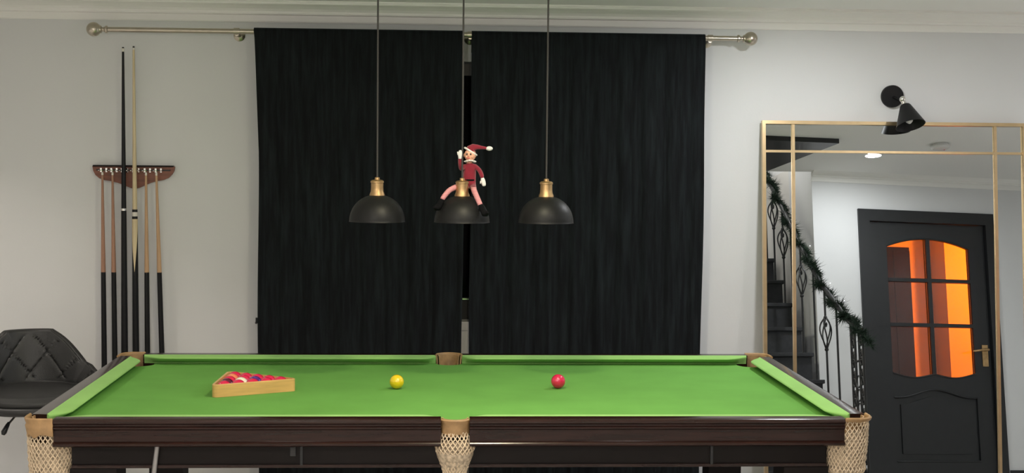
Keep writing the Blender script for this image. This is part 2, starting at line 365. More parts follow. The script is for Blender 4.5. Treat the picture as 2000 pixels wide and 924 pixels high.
# pockets
def pocket(i, cx, cy, ang, skirt, mid, netlen):
    r = .079 if not mid else .0535
    span = 200 if not mid else 196
    a0, a1 = math.radians(ang-span/2), math.radians(ang+span/2); n = 26
    zt = TOP+.002; zb = TOP-skirt
    outer = []
    b = MB(); ring = []
    if mid:
        path = [(cx+r*math.cos(lerp(a0, a1, k/n)), cy+r*math.sin(lerp(a0, a1, k/n))) for k in range(n+1)]
    else:
        sx, sy = (1 if cx > 0 else -1), (1 if ang < 180 else -1); ex, ey, q = TX+.002, TF+.002 if sy > 0 else TN-.002, .052
        path = [(sx*(ex-.092), ey), (sx*(ex-.075), ey)]+[(sx*(ex-q+q*math.sin(PI/2*k/14)), ey-sy*(q-q*math.cos(PI/2*k/14))) for k in range(15)]+[(sx*ex, ey-sy*.075), (sx*ex, ey-sy*.094)]
    for k, (px_, py_) in enumerate(path):
        A_ = Vector(path[max(k-1, 0)]); B_ = Vector(path[min(k+1, len(path)-1)]); tg = (B_-A_).normalized(); no = Vector((tg.y, -tg.x))
        if no.dot(Vector((px_-cx, py_-cy))) < 0: no = -no
        wv = .005*math.sin(k*.9+i)*(1 if skirt > .02 else .3)
        dz = -.005 if i == 1 else 0
        pts = [(-.007, -.004), (-.005, 0), (-.001, .001), (.003, -.003), (.002, -.008), (-.001, -.012), (-.003, -skirt*.5), (-.005+wv*.3, -skirt+wv), (-.010+wv*.3, -skirt+wv), (-.009, -skirt*.5), (-.008, -.012)]
        if skirt > .05: pts[5] = (-.002, -.019); pts[6] = (.001, -.026)
        ring.append([(px_+no.x*q_, py_+no.y*q_, zt+z_+dz) for q_, z_ in pts])
    b.rings(ring)
    lo = b.build('pocket_leather', M_leather, tb, True, ang=50)
    # backing leather dropping inside behind the fall
    b = MB(); ring = []
    r2 = r-.012
    for k in range(n+1):
        a = lerp(a0, a1, k/n); co, si = math.cos(a), math.sin(a)
        ring.append([(cx+q*co, cy+q*si, z) for q, z in ((r2, zt-.006), (r2-.004, BED-.02), (r2-.008, BED-.02), (r2-.004, zt-.006))])
    b.rings(ring); b.build('pocket_liner', M_leather, lo, True)
    # net: diamond lattice of cotton cord
    b = MB(); N = 30 if not mid else 24; nx, ny = cx+(.012 if cx > 0 else -.012 if cx < 0 else 0), cy
    z0 = zb+.008 if skirt > .02 else zb+.004; zn = z0-netlen
    def rr(t):
        base = (.069 if not mid else .050)
        if mid: sh = lerp(.92, 1.24, t/.3) if t < .3 else lerp(1.24, .66, (t-.3)/.5)
        else: sh = 1-.20*t+.05*math.sin(t*PI)
        return base*sh*(1 if t < .82 else max(0, math.cos((t-.82)/.18*PI/2))**.5+.08)
    m = 18
    for sgn in (-1, 1):
        for k in range(N):
            P = []
            for j in range(m+1):
                t = j/m; th = 2*PI*(k+.5*0)/N+sgn*t*m*PI/N*.98
                jit = .0018*math.sin(7*k+3*j)
                P.append((nx+(rr(t)+jit)*math.cos(th), ny+(rr(t)+jit)*math.sin(th), min(lerp(z0, zn, t), 9 if math.cos(th)*math.cos(math.radians(ang))+math.sin(th)*math.sin(math.radians(ang)) > .05 else BED-.006)))
            b.tube(P, .0021, 5)
    b.build('pocket_net', M_net, tb, True, kind='stuff')
    # knitted inner bag so that the net reads dense
    b = MB(); b.lathe([(rr(t)*.95, lerp(z0-.03, zn, t)) for t in [k/14 for k in range(15)]], (nx, ny, 0), n=28, cap=False)
    o = b.build('pocket_bag', mat('net_bag_knit', (.44, .35, .25), .95, noise=.5, nscale=90, bump=1, bscale=160), tb, True)
for i, (cx, cy, ang) in enumerate(CP):
    mid = i in (1, 4)
    pocket(i, cx, cy, ang, {0: .056, 1: .050, 2: .014}.get(i, .05), mid, .19 if not mid else .17)

# ------------------------------------------------------------------ balls
BR = .0257
def ball(name, x, y, m, label, cat='ball', group=None, stripe=None):
    b = MB(); b.sphere((0, 0, 0), BR, u=32, v=20)
    o = b.build(name, m, None, True, ang=180); o.location = (x, y, BED+BR+.0004)
    o.rotation_euler = (random.random()*6, random.random()*6, random.random()*6)
    return tag(o, label, cat, group)
ball('yellow_ball', -.195, -1.523, B_yel, 'single yellow ball standing alone on the green cloth')
ball('red_ball', .385, -1.510, B_red, 'single red ball alone on the right half of the green cloth')
# triangle frame, apex to the right
tri = thing('ball_triangle', (-.72, -1.552, BED), 'pine ball triangle rack lying on the cloth around fifteen balls', 'ball rack')
RT = Matrix.Translation((-.8175, -1.552, BED+.0006)) @ Matrix.Rotation(math.radians(-2.5), 4, 'Z')
def tri_ring(side, rad, n=8):
    h = side*math.sqrt(3)/2; V = [Vector((0, -side/2)), Vector((h, 0)), Vector((0, side/2))]; c = Vector((h/3, 0)); P = []
    for i, v in enumerate(V):
        d = (v-c).normalized(); cc = v-d*2*rad; a = math.atan2(d.y, d.x)
        for k in range(n+1):
            q = a+lerp(-PI/3, PI/3, k/n); P.append((cc.x+rad*math.cos(q), cc.y+rad*math.sin(q)))
    return P
so = .325; th = .0085; si = so-th*2*math.sqrt(3)
Po = tri_ring(so, .016); Pi = [(x+th, y) for x, y in tri_ring(si, .008)]
b = MB(); hgt = .044
rg = []
for P, z in ((Po, 0), (Po, hgt-.002)): rg.append([(x, y, z) for x, y in P])
rg.append([(x*.985+th*.12, y*.985, hgt) for x, y in Po]); 
rg.append([(x, y, hgt) for x, y in Pi]); rg.append([(x, y, 0) for x, y in Pi]); rg.append([(x, y, 0) for x, y in Po])
b.rings(rg, True, False); bmesh.ops.remove_doubles(b.bm, verts=b.bm.verts, dist=1e-5); b.xf(RT)
b.build('triangle_frame', M_pine, tri, True, ang=35)
# balls in the triangle: column 0 at the left (5 balls) ... apex at the right
cols = {(0, 0): B_red, (0, 1): B_mar, (0, 2): B_red, (0, 3): B_org, (0, 4): B_red,
        (1, 0): B_red, (1, 1): B_wht, (1, 2): B_red, (1, 3): B_red,
        (2, 0): B_red, (2, 1): B_pur, (2, 2): B_red, (3, 0): B_red, (3, 1): B_red, (4, 0): B_red}
nm = {B_red.name: 'red', B_mar.name: 'dark maroon', B_org.name: 'orange', B_wht.name: 'cream', B_pur.name: 'purple'}
RL = {(0, 0): 'red ball in the near left corner', (0, 2): 'red ball between maroon and orange balls on the left side', (0, 4): 'red ball in the far left corner',
      (1, 0): 'red ball against the near side, left of the cream ball', (1, 2): 'red ball just behind the cream ball', (1, 3): 'second red ball from the left along the far side',
      (2, 0): 'red ball against the near side, just before the purple ball', (2, 2): 'middle red ball along the far side', (3, 0): 'fourth red ball along the near side',
      (3, 1): 'fourth red ball along the far side', (4, 0): 'red ball in the right-hand apex'}
D = 2*BR+.0003; xin = th+BR+.0006
for (c, k), m in cols.items():
    n = 5-c; y = (k-(n-1)/2)*D; x = xin+c*D*math.sqrt(3)/2
    p = RT @ Vector((x, y, 0)); kind = nm[m.name]
    if m is B_red: ball(kind+'_ball', p.x, p.y, m, RL[(c, k)]+' of the pine triangle rack', 'ball', 'red balls in the triangle')
    else: ball(kind.split()[-1]+'_ball', p.x, p.y, m, kind+' ball packed among red balls in the pine triangle', 'ball')

# ------------------------------------------------------------------ pendant lamps
def dome(x, label, grp=None):
    t = thing('pendant_lamp', (x, -1.57, CEIL), label, 'pendant lamp', 'pendant lamps over the table')
    c = (x, -1.57, 0)
    zr = 1.427; R_ = .0975; H_ = .094
    pr = [(R_+.001, zr-.001), (R_, zr+.001)]
    for k in range(1, 17):
        a = PI/2*k/17*.93; pr.append((R_*math.cos(a)**.92, zr+H_*math.sin(a)**1.0))
    pr += [(.012, zr+H_-.002)]
    pi_ = [(max(r-.0022, .010), z-.0022 if z > zr+.01 else z) for r, z in reversed(pr)]
    MB().lathe(pr+pi_+[pr[0]], c, n=48, cap=False).build('lamp_shade', M_shade, t, True, ang=60)
    MB().lathe([(.014, 1.515), (.027, 1.516), (.0265, 1.522), (.0225, 1.532), (.0215, 1.545), (.0215, 1.562), (.0235, 1.563), (.0235, 1.568), (.019, 1.572), (.009, 1.574), (.0085, 1.581), (.004, 1.583)], c, n=32).build('lamp_cap', M_brass, t, True, ang=30)
    MB().tube([(x, -1.57, 1.578), (x, -1.57, CEIL-.02)], .0032, 10).build('cable', M_cable, t, True)
    MB().lathe([(.03, CEIL), (.03, CEIL-.02), (.02, CEIL-.026), (.004, CEIL-.028)], c, n=28).build('ceiling_rose', M_black, t, True)
    MB().lathe([(.012, 1.513), (.013, 1.50), (.026, 1.48), (.029, 1.465), (.024, 1.448), (.008, 1.438), (.001, 1.437)], c, n=24).build('bulb', M_bulb, t, True)
    return t
dome(-.266, 'black dome pendant lamp with brass cap, left of the toy elf')
dome(.032, 'black dome pendant lamp straddled by the toy elf, middle of three')
dome(.329, 'black dome pendant lamp with brass cap, right of the toy elf')

# ------------------------------------------------------------------ toy elf
elf = thing('toy_elf', (.054, -1.53, 1.54), 'toy elf doll in red suit sitting astride the middle pendant lamp', 'doll')
def skin(name, verts, edges, mats, fn, parent, root=0, sub=2):
    me = bpy.data.meshes.new(name); me.from_pydata([v[0] for v in verts], edges, [])
    o = bpy.data.objects.new(name, me); COL.objects.link(o)
    sk = o.modifiers.new('s', 'SKIN'); sb = o.modifiers.new('u', 'SUBSURF'); sb.levels = sub; sb.render_levels = sub
    lay = me.skin_vertices[0]
    for i, v in enumerate(verts):
        rr = v[1]; lay.data[i].radius = rr if isinstance(rr, tuple) else (rr, rr)
    lay.data[root].use_root = True
    dg = bpy.context.evaluated_depsgraph_get(); dg.update()
    m2 = bpy.data.meshes.new_from_object(o.evaluated_get(dg)); bpy.data.objects.remove(o)
    m2.materials.clear()
    for m in mats: m2.materials.append(m)
    for p in m2.polygons: p.use_smooth = True; p.material_index = fn(p.center)
    return link(name, m2, parent)
EV = [((.056, -1.518, 1.560), (.023, .017)), ((.057, -1.522, 1.585), (.022, .016)), ((.058, -1.526, 1.612), (.023, .015)), ((.058, -1.528, 1.630), (.012, .010)), ((.057, -1.530, 1.642), .008),
      ((.040, -1.530, 1.622), .0095), ((.028, -1.545, 1.612), .0085), ((.024, -1.563, 1.636), .0075), ((.024, -1.566, 1.655), .007),
      ((.080, -1.530, 1.623), .0105), ((.092, -1.535, 1.612), .0085), ((.101, -1.545, 1.594), .008), ((.104, -1.55, 1.580), .0075),
      ((.040, -1.532, 1.553), .0115), ((.012, -1.562, 1.551), .0105), ((-.014, -1.586, 1.539), .0100), ((-.034, -1.598, 1.515), .0095), ((-.040, -1.602, 1.503), .0085),
      ((.072, -1.535, 1.553), .0115), ((.073, -1.585, 1.540), .0105), ((.082, -1.612, 1.518), .0100), ((.093, -1.632, 1.493), .0095), ((.096, -1.636, 1.485), .0085)]
EE = [(0, 1), (1, 2), (2, 3), (3, 4), (2, 5), (5, 6), (6, 7), (7, 8), (2, 9), (9, 10), (10, 11), (11, 12), (0, 13), (13, 14), (14, 15), (15, 16), (16, 17), (0, 18), (18, 19), (19, 20), (20, 21), (21, 22)]
def ecol(c):
    if c.z > 1.634 and .04 < c.x: return 1
    if c.z < 1.5505 or c.x < .022 and c.z < 1.58: return 2
    return 0
skin('body', EV, EE, [M_red, M_skin, M_stripe], ecol, elf)
def leg_boot(P, name='boot'):
    MB().tube(P, [.009, .0105, .0105, .012, .010, .004], 12).build(name, M_bt, elf, True)
leg_boot([(-.039, -1.602, 1.507), (-.042, -1.604, 1.498), (-.048, -1.606, 1.486), (-.053, -1.612, 1.480), (-.060, -1.624, 1.478), (-.066, -1.634, 1.482)])
leg_boot([(.095, -1.636, 1.490), (.098, -1.639, 1.481), (.104, -1.645, 1.468), (.108, -1.652, 1.462), (.114, -1.664, 1.461), (.119, -1.674, 1.466)])
# mittens: palm with thumb
def mitten(c, d, th):
    c, d, th = Vector(c), Vector(d).normalized(), Vector(th).normalized()
    b = MB(); b.tube([c-d*.002, c+d*.004, c+d*.012, c+d*.020, c+d*.026, c+d*.028], [.006, .0075, .0082, .0078, .0058, .002], 12)
    b.tube([c+d*.006, c+d*.010+th*.008, c+d*.016+th*.012], [.004, .004, .0015], 8); b.build('mitten', M_fluff, elf, True)
mitten((.104, -1.551, 1.580), (.25, -.1, -1), (-1, 0, -.2))
mitten((.024, -1.566, 1.652), (.05, -.1, 1), (-1, 0, .6))
# head, face
HC = Vector((.060, -1.536, 1.663))
b = MB(); b.sphere(HC, .0215, (.95, .95, 1.05), 24, 16)
b.sphere(HC+Vector((-.006, -.0195, -.002)), .0032, u=10, v=8)                     # nose
b.sphere(HC+Vector((.019, .002, -.001)), .006, (.5, .8, 1.1), 10, 8)               # ear
b.sphere(HC+Vector((-.020, .002, -.001)), .006, (.5, .8, 1.1), 10, 8)
b.sphere(HC+Vector((-.013, -.0125, -.006)), .005, u=10, v=8); b.sphere(HC+Vector((.006, -.0150, -.006)), .005, u=10, v=8)
b.build('head', M_skin, elf, True, ang=180)
M_eyed = mat('eye_black', (.02, .015, .015), .3)
for dx, dy in ((-.0115, -.0155), (.0015, -.0185)):
    MB().sphere(HC+Vector((dx, dy-.002, .003)), .0032, (1, .5, 1.2), 10, 8).build('eye', M_eyed, elf, True)
MB().tube([HC+Vector((-.0110, -.0165, -.0095)), HC+Vector((-.006, -.0178, -.0112)), HC+Vector((.000, -.0172, -.0100))], .0009, 6).build('mouth', B_red, elf, True)
b = MB()
for k in range(11):
    a = 2*PI*k/11; b.sphere(HC+Vector((.0165*math.cos(a), .0165*math.sin(a)*.9+.003, -.0215-.002*math.cos(a*2))), .0055, (1.1, 1, .6), 8, 6)
b.build('collar', M_fluff, elf, True)
# hat: bent cone with fleece band and bobble
hp = [HC+Vector((.002, .004, .0135)), HC+Vector((.005, .004, .021)), HC+Vector((.012, .003, .0275)), HC+Vector((.026, .003, .0285)), HC+Vector((.042, .003, .0262)), HC+Vector((.060, .003, .0245))]
MB().tube(hp, [.0205, .0175, .0125, .0085, .0060, .004], 18).build('hat', M_red, elf, True)
MB().tube([Vector(hp[0])+Vector((.0205*math.cos(a), .0205*math.sin(a), -.001-.62*.0205*math.cos(a))) for a in [2*PI*k/24 for k in range(24)]], .0036, 8, loop=True).build('hat_band', M_fluff, elf, True)
MB().sphere(HC+Vector((.068, .003, .0235)), .0105, (1.2, .9, .75), 16, 10).build('bobble', M_fluff, elf, True)
b = MB(); b.lathe([(.0235, -.003), (.0248, -.002), (.0248, .002), (.0235, .003)], (0, 0, 0), n=24); b.xf(Matrix.Translation((.0565, -1.5235, 1.574)) @ Matrix.Diagonal((1, .78, 1, 1)))
b.build('belt', M_bt, elf, True)

# ------------------------------------------------------------------ cue rack and cues
rk = thing('cue_rack', (-1.42, 0, 1.55), 'wall mounted red-brown wooden cue rack with metal clips left of the curtains', 'cue rack')
rp = [(-1.604, 1.592), (-1.600, 1.570), (-1.590, 1.551), (-1.573, 1.537), (-1.552, 1.529), (-1.525, 1.525), (-1.49, 1.517), (-1.455, 1.503), (-1.433, 1.494), (-1.416, 1.490), (-1.398, 1.494), (-1.375, 1.504), (-1.345, 1.518), (-1.315, 1.526), (-1.287, 1.531), (-1.264, 1.541), (-1.248, 1.557), (-1.238, 1.575), (-1.236, 1.592)]
MB().prism(rp, lambda x, z: (x, -.001, z), lambda x, z: (x, -.019, z)).build('backboard', M_rack, rk)
MB().box(-1.585, -1.255, -.023, -.019, 1.572, 1.578).build('clip_rail', M_iron, rk)
MB().box(-1.60, -1.24, -.030, -.001, 1.590, 1.597, bev=.002).build('top_ledge', M_dmahog, rk)
CX = [-1.552, -1.506, -1.459, -1.409, -1.357, -1.308]
for x in CX:
    b = MB()
    for s_ in (-1, 1):
        b.tube([(x+s_*.003, -.020, 1.573), (x+s_*.015, -.026, 1.573), (x+s_*.019, -.040, 1.573), (x+s_*.013, -.054, 1.573), (x+s_*.016, -.060, 1.573)], .0022, 6)
        b.box(x+s_*.012-.004, x+s_*.012+.004, -.026, -.020, 1.565, 1.584)
    b.build('clip', M_chrome, rk, True)
rbx = thing('cue_shelf', (-1.42, 0, .58), 'low wooden wall shelf holding the cue butts behind the table', 'cue rack')
MB().box(-1.61, -1.23, -.085, -.001, .575, .602, bev=.004).build('shelf', M_rack, rbx)
MB().box(-1.61, -1.23, -.012, -.001, .53, .64, bev=.003).build('backboard', M_rack, rbx)
def cue(x0, x1, z1, segs, label, name='pool_cue'):
    """segs: list of (name, z_low, z_high, r_low, r_high, material)"""
    t = thing(name, (x0, -.047, .603), label, 'cue', 'cues in the wall rack')
    def X(z): return lerp(x0, x1, (z-.603)/(z1-.603))
    for n, za, zb_, ra, rb_, m in segs:
        b = MB(); k = 6
        P = [(X(lerp(za, zb_, i/k)), -.047, lerp(za, zb_, i/k)) for i in range(k+1)]
        b.tube(P, [lerp(ra, rb_, i/k) for i in range(k+1)], 14)
        b.build(n, m, t, True, ang=40)
    return t
def short(x0, x1, m, label):
    cue(x0, x1, 1.566, [('butt', .603, 1.113, .0128, .0108, M_cueblk), ('shaft', 1.113, 1.552, .0106, .0048, m), ('ferrule', 1.552, 1.562, .0050, .0050, M_ivory), ('tip', 1.562, 1.566, .0048, .0040, M_chrome)], label)
short(-1.550, -1.553, M_reddish, 'short reddish cue with black butt, leftmost in the wall rack')
short(-1.502, -1.508, M_reddish, 'short reddish-brown cue beside the tall black cue, second from left in the rack')
short(-1.356, -1.359, M_maple, 'short maple cue with black butt, second from right in the rack')
short(-1.288, -1.313, M_maple, 'short tilted maple cue with black butt, rightmost in the rack')
cue(-1.459, -1.458, 2.127, [('butt', .603, 1.392, .0158, .0118, M_cueblk), ('joint_ring', 1.392, 1.402, .0122, .0122, M_chrome), ('shaft', 1.402, 2.106, .0112, .0052, M_cueblk), ('ferrule', 2.106, 2.121, .0052, .0052, M_ivory), ('tip', 2.121, 2.127, .005, .004, M_black)],
    'tall all-black cue with silver joint ring in the wall rack')
pc = cue(-1.408, -1.411, 2.131, [('butt', .603, 1.355, .0155, .0122, M_cueblk), ('joint_collar', 1.355, 1.367, .0124, .0124, M_cueblk), ('joint_ring', 1.367, 1.386, .0124, .0122, M_ivory), ('joint_collar', 1.386, 1.398, .0122, .0120, M_cueblk), ('shaft', 1.398, 2.114, .0108, .0050, M_maple_l), ('ferrule', 2.114, 2.124, .0051, .0051, M_ivory), ('tip', 2.124, 2.131, .005, .0042, M_black)],
    'tall pale cue with spliced point and banded joint in the wall rack')
# pale splice points laid into the black butt
b = MB()
V = []
za, zb_ = 1.115, 1.355
n = 14
ring = []
for i in range(13):
    z = lerp(za, zb_, i/12); r = lerp(.0155, .0122, (z-.603)/(1.355-.603))+.0005; hw = PI*.52*(i/12)+.02
    ring.append([(-1.4095+r*math.sin(lerp(-hw, hw, k/n)), -.047-r*math.cos(lerp(-hw, hw, k/n)), z) for k in range(n+1)])
b.rings(ring, closed=False); b.build('splice_point', M_maple_l, pc, True)

# ------------------------------------------------------------------ leaning mirror
A = .119
mo = Vector((1.459, -.030, 1.822)); mx = Vector((1, 0, 0)); md = Vector((0, -math.sin(A), -math.cos(A))); mn = Vector((0, -math.cos(A), math.sin(A)))
def Q(x, d, o): return mo+mx*x+md*d+mn*o
Wm = 1.229; Hm = (1.822-.012)/math.cos(A)
mir = thing('leaning_mirror', (2.07, -.24, 0), 'large gold-framed floor mirror with grid bars leaning on the right wall', 'mirror')
def qbox(x0, x1, d0, d1, o0, o1):
    b = MB(); b.prism([(x0, d0), (x1, d0), (x1, d1), (x0, d1)], lambda x, d: Q(x, d, o0), lambda x, d: Q(x, d, o1)); return b
bw = .0078
xi = [.138, 1.092-.0]; di = [.134, Hm-.134]
xs = [0, xi[0], xi[1], Wm]; ds = [0, di[0], di[1], Hm]
for i in range(3):
    for j in range(3):
        qbox(xs[i]+.001, xs[i+1]-.001, ds[j]+.001, ds[j+1]-.001, -.006, 0).build('mirror_pane', M_mirror, mir)
for x in (0, Wm): qbox(x-bw, x+bw, -bw, Hm+bw, -.012, .014).build('frame_bar', M_gold, mir)
for d in (0, Hm): qbox(bw, Wm-bw, d-bw, d+bw, -.012, .014).build('frame_bar', M_gold, mir)
for x in xi: qbox(x-.0068, x+.0068, bw, Hm-bw, .0003, .009).build('grid_bar', M_gold, mir)
for d in di: qbox(bw, Wm-bw, d-.0055, d+.0055, .0003, .0085).build('grid_bar', M_gold, mir)
qbox(-.002, Wm+.002, -.002, Hm+.002, -.011, -.0065).build('backing_board', M_black, mir)

# ------------------------------------------------------------------ wall sconce
sc = thing('wall_light', (2.069, 0, 1.952), 'black adjustable cone wall light above the gold mirror', 'wall light')
MB().lathe([(.052, .0), (.052, .018), (.049, .022), (.0, .024)], (2.069, 0, 1.950), (0, -1, 0), 36).build('wall_plate', M_shade, sc, True)
MB().tube([(2.072, -.022, 1.946), (2.080, -.055, 1.938), (2.088, -.080, 1.930)], .006, 12).build('arm', M_shade, sc, True)
b = MB(); b.sphere((2.092, -.088, 1.934), .015); b.tube([(2.092, -.088, 1.932), (2.102, -.094, 1.905)], .012, 12); b.build('swivel_joint', M_chrome, sc, True)
ax = Vector((.13, -.40, -.90)).normalized(); ap = Vector((2.102, -.094, 1.912))
pr = [(.012, 0), (.020, .004), (.025, .010), (.067, .108), (.068, .110)]
MB().lathe(pr+[(r-.0018, h) for r, h in reversed(pr)]+[pr[0]], ap, ax, 36, cap=False).build('cone_shade', M_shade, sc, True, ang=60)
MB().lathe([(.009, .002), (.009, .03), (.011, .045), (.0175, .065), (.0185, .078), (.015, .09), (.006, .098), (.0005, .1)], ap, ax, 20).build('bulb', M_bulb, sc, True)

# ------------------------------------------------------------------ bar stool
SX, SY = -1.725, -.56
st = thing('bar_stool', (SX, SY, 0), 'black quilted faux leather bar stool at the left end of the table', 'bar stool')
rot = Matrix.Translation((SX, SY, .625)) @ Matrix.Rotation(math.radians(20), 4, 'Z')
def sm_(a, b, x): x = max(0, min(1, (x-a)/(b-a))); return x*x*(3-2*x)
def wall_h(ph):            # height of the bucket wall; ph = angle from the middle of the back
    d = abs(math.degrees(ph))
    return .245 if d < 24 else lerp(.245, .075, sm_(18, 80, d)**.9) if d < 86 else lerp(.075, -.012, sm_(84, 150, d))
def shell(ph, t):
    h = wall_h(ph); d = abs(math.degrees(ph))
    flat = 1-sm_(20, 60, d)*.0
    r0 = .178; 
    if t < .42: r = r0*t/.42; z = .018-.010*(t/.42)**2
    else:
        q = (t-.42)/.58; a = min(1, q/.3)*PI/2
        r = r0+.045*math.sin(a)+.038*max(0, (q-.3)/.7); z = .008+.035*(1-math.cos(a))*sm_(-.01, .10, h)+(h-.035*sm_(-.01, .10, h))*max(0, (q-.3)/.7)
    k = 1+.03*math.cos(ph*2)
    return Vector((r*1.02*math.sin(ph)*(1-.06*sm_(.3, 1, t)*(d < 60)), r*k*math.cos(ph), z))
NP, NT = 168, 72
b = MB(); ring = []
for j in range(1, NT+1):
    t = j/NT; row = []
    for i in range(NP):
        ph = -PI+2*PI*i/NP; p = shell(ph, t); d = abs(math.degrees(ph))
        if t > .60 and d < 88 and t < .965:
            e = .01; n_ = (shell(ph+e, t)-shell(ph-e, t)).cross(shell(ph, t+e)-shell(ph, t-e)).normalized()
            X_ = ph*.235/.165; Z_ = p.z/.185+.12
            g = min(abs((X_+Z_) % 1-.5), abs((X_-Z_) % 1-.5)); p = p+n_*(-.0055*math.exp(-(g/.034)**2))*(1 if n_.dot(Vector((-p.x, -p.y, .05))) > 0 else -1)
        row.append(rot @ p)
    ring.append(row)
b.rings(ring, True, False); vc = b.bm.verts.new(rot @ Vector((0, 0, .018))); b.bm.verts.ensure_lookup_table()
for i in range(NP): b.bm.faces.new((b.bm.verts[i], b.bm.verts[(i+1) % NP], vc))
sh = b.build('seat_shell', M_stool, st, True, ang=180)
m_ = sh.modifiers.new('t', 'SOLIDIFY'); m_.thickness = .030; m_.offset = -1
MB().tube([rot @ (shell(-PI+2*PI*i/96, 1)+Vector((0, 0, -.008))) for i in range(96)], .0175, 12, loop=True).build('padded_rim', M_stool, st, True, ang=180)
b = MB(); b.lathe([(.03, -.045), (.15, -.04), (.205, -.012), (.215, .008), (.19, .004)], (SX, SY, .625), n=40, cap=False); b.build('seat_underside', M_stool, st, True, ang=180)
b = MB(); b.lathe([(.10, .575), (.12, .585), (.12, .60), (.05, .605)], (SX, SY, 0)); b.build('seat_plate', M_black, st, True)
MB().lathe([(.2, 0), (.2, .006), (.17, .018), (.035, .035), (.03, .05)], (SX, SY, 0), n=40).build('base', M_chrome, st, True)
MB().lathe([(.027, .04), (.027, .40), (.018, .401), (.018, .58)], (SX, SY, 0)).build('gas_column', M_chrome, st, True, ang=30)
MB().tube([(SX, SY, .575), (SX-.05, SY-.11, .57), (SX-.062, SY-.18, .545)], .005, 8).build('height_lever', M_chrome, st, True)
MB().tube([(SX-.058, SY-.170, .555), (SX-.062, SY-.18, .545), (SX-.072, SY-.195, .520), (SX-.075, SY-.198, .510)], [.006, .0085, .0115, .006], 12).build('lever_grip', M_black, st, True)

# ------------------------------------------------------------------ door
dr = MB()
Z1 = DZ; fr = .082
def lp(poly, t0, t1, name, m, parent, **k):
    return MB().prism(poly, lambda s, z: L(s, t0, z), lambda s, z: L(s, t1, z)).build(name, m, parent, **k)
dr.prism([(.033, 0), (.115, 0), (.115, Z1-fr), (.033, Z1-fr)], lambda s, z: L(s, -.018, z), lambda s, z: L(s, .08, z))
dr.prism([(1.005, 0), (1.071, 0), (1.071, Z1-fr), (1.005, Z1-fr)], lambda s, z: L(s, -.018, z), lambda s, z: L(s, .08, z))
dr.prism([(.033, Z1-fr), (1.071, Z1-fr), (1.071, Z1), (.033, Z1)], lambda s, z: L(s, -.018, z), lambda s, z: L(s, .08, z))
door = dr.build('door_1', M_black, kind='structure')
la, lb, lt = .118, 1.002, 2.003
g0, g1 = .248, .877; gm = (g0+g1)/2
def arch(s, base, rise): return base+rise*(1-((s-gm)/((g1-g0)/2))**2)
def wave(s):
    q = abs(s-gm)/((g1-g0)/2); return .945-.028*max(0, math.sin(q*PI))**1.2+.006*q
t0, t1 = .012, .052
lp([(la, .01), (g0, .01), (g0, lt), (la, lt)], t0, t1, 'stile', M_black, door)
lp([(g1, .01), (lb, .01), (lb, lt), (g1, lt)], t0, t1, 'stile', M_black, door)
SS = [lerp(g0, g1, k/24) for k in range(25)]
lp([(s, arch(s, 1.835, .06)) for s in SS]+[(g1, lt), (g0, lt)], t0, t1, 'top_rail', M_black, door)
def parch(s): q = abs(s-gm)/((g1-g0)/2); return .785+.055*(.5+.5*math.cos(min(1, q*1.15)*PI))
lp([(s, wave(s)) for s in SS]+[(s, parch(s)) for s in reversed(SS)], t0, t1, 'lock_rail', M_black, door)
lp([(g0, .01), (g1, .01), (g1, .35), (g0, .35)], t0, t1, 'bottom_rail', M_black, door)
lp([(g0, .35), (g1, .35)]+[(s, parch(s)) for s in reversed(SS)], .026, .040, 'panel', M_black, door)
i0, i1 = g0+.05, g1-.05; S2 = [lerp(i0, i1, k/20) for k in range(21)]
lp([(i0, .40), (i1, .40)]+[(s, parch(s)-.05) for s in reversed(S2)], .017, .026, 'raised_field', M_black, door)
b = MB(); b.tube([L(s, t0, wave(s)) for s in SS], .006, 8); b.tube([L(s, t0, parch(s)) for s in SS], .006, 8); b.tube([L(g0, t0, .35), L(g1, t0, .35)], .006, 8)
b.tube([L(s, t0, arch(s, 1.835, .06)) for s in SS], .005, 8); b.build('moulding', M_black, door, True)
mw = .014
lp([(gm-mw, .93), (gm+mw, .93), (gm+mw, 1.895), (gm-mw, 1.895)], t0-.002, t1, 'glazing_bar', M_black, door)
hz = (1.601, 1.287)
for z in hz:
    for a, c in ((g0, gm-mw), (gm+mw, g1)):
        lp([(a, z-.012), (c, z-.012), (c, z+.012), (a, z+.012)], t0-.002, t1, 'glazing_bar', M_black, door)
for a, c in ((g0+.001, gm-mw-.001), (gm+mw+.001, g1-.001)):
    q = [lerp(a, c, k/10) for k in range(11)]
    lp([(s, arch(s, 1.835, .06)-.001) for s in q]+[(c, hz[0]+.012), (a, hz[0]+.012)], .030, .034, 'glass_pane', M_glass, door)
    lp([(a, hz[1]+.012), (c, hz[1]+.012), (c, hz[0]-.012), (a, hz[0]-.012)], .030, .034, 'glass_pane', M_glass, door)
    lp([(s, wave(s)+.001) for s in q]+[(c, hz[1]-.012), (a, hz[1]-.012)], .030, .034, 'glass_pane', M_glass, door)
hs = .955
hd = MB().prism([(hs-.022, 1.005), (hs+.022, 1.005), (hs+.022, 1.155), (hs-.022, 1.155)], lambda s, z: L(s, t0, z), lambda s, z: L(s, t0-.006, z)).build('door_handle', M_brass, door)
MB().tube([L(hs, .005, 1.118), L(hs, -.04, 1.118), L(hs-.015, -.048, 1.118), L(hs-.06, -.05, 1.113), L(hs-.105, -.045, 1.107), L(hs-.118, -.04, 1.106)], [.009, .009, .0095, .008, .0075, .006], 10).build('lever', M_brass, hd, True)
for z in (1.86, 1.35, .35):
    MB().tube([L(.114, .004, z-.045), L(.114, .004, z+.045)], .0055, 8).build('hinge', M_brass, door, True)

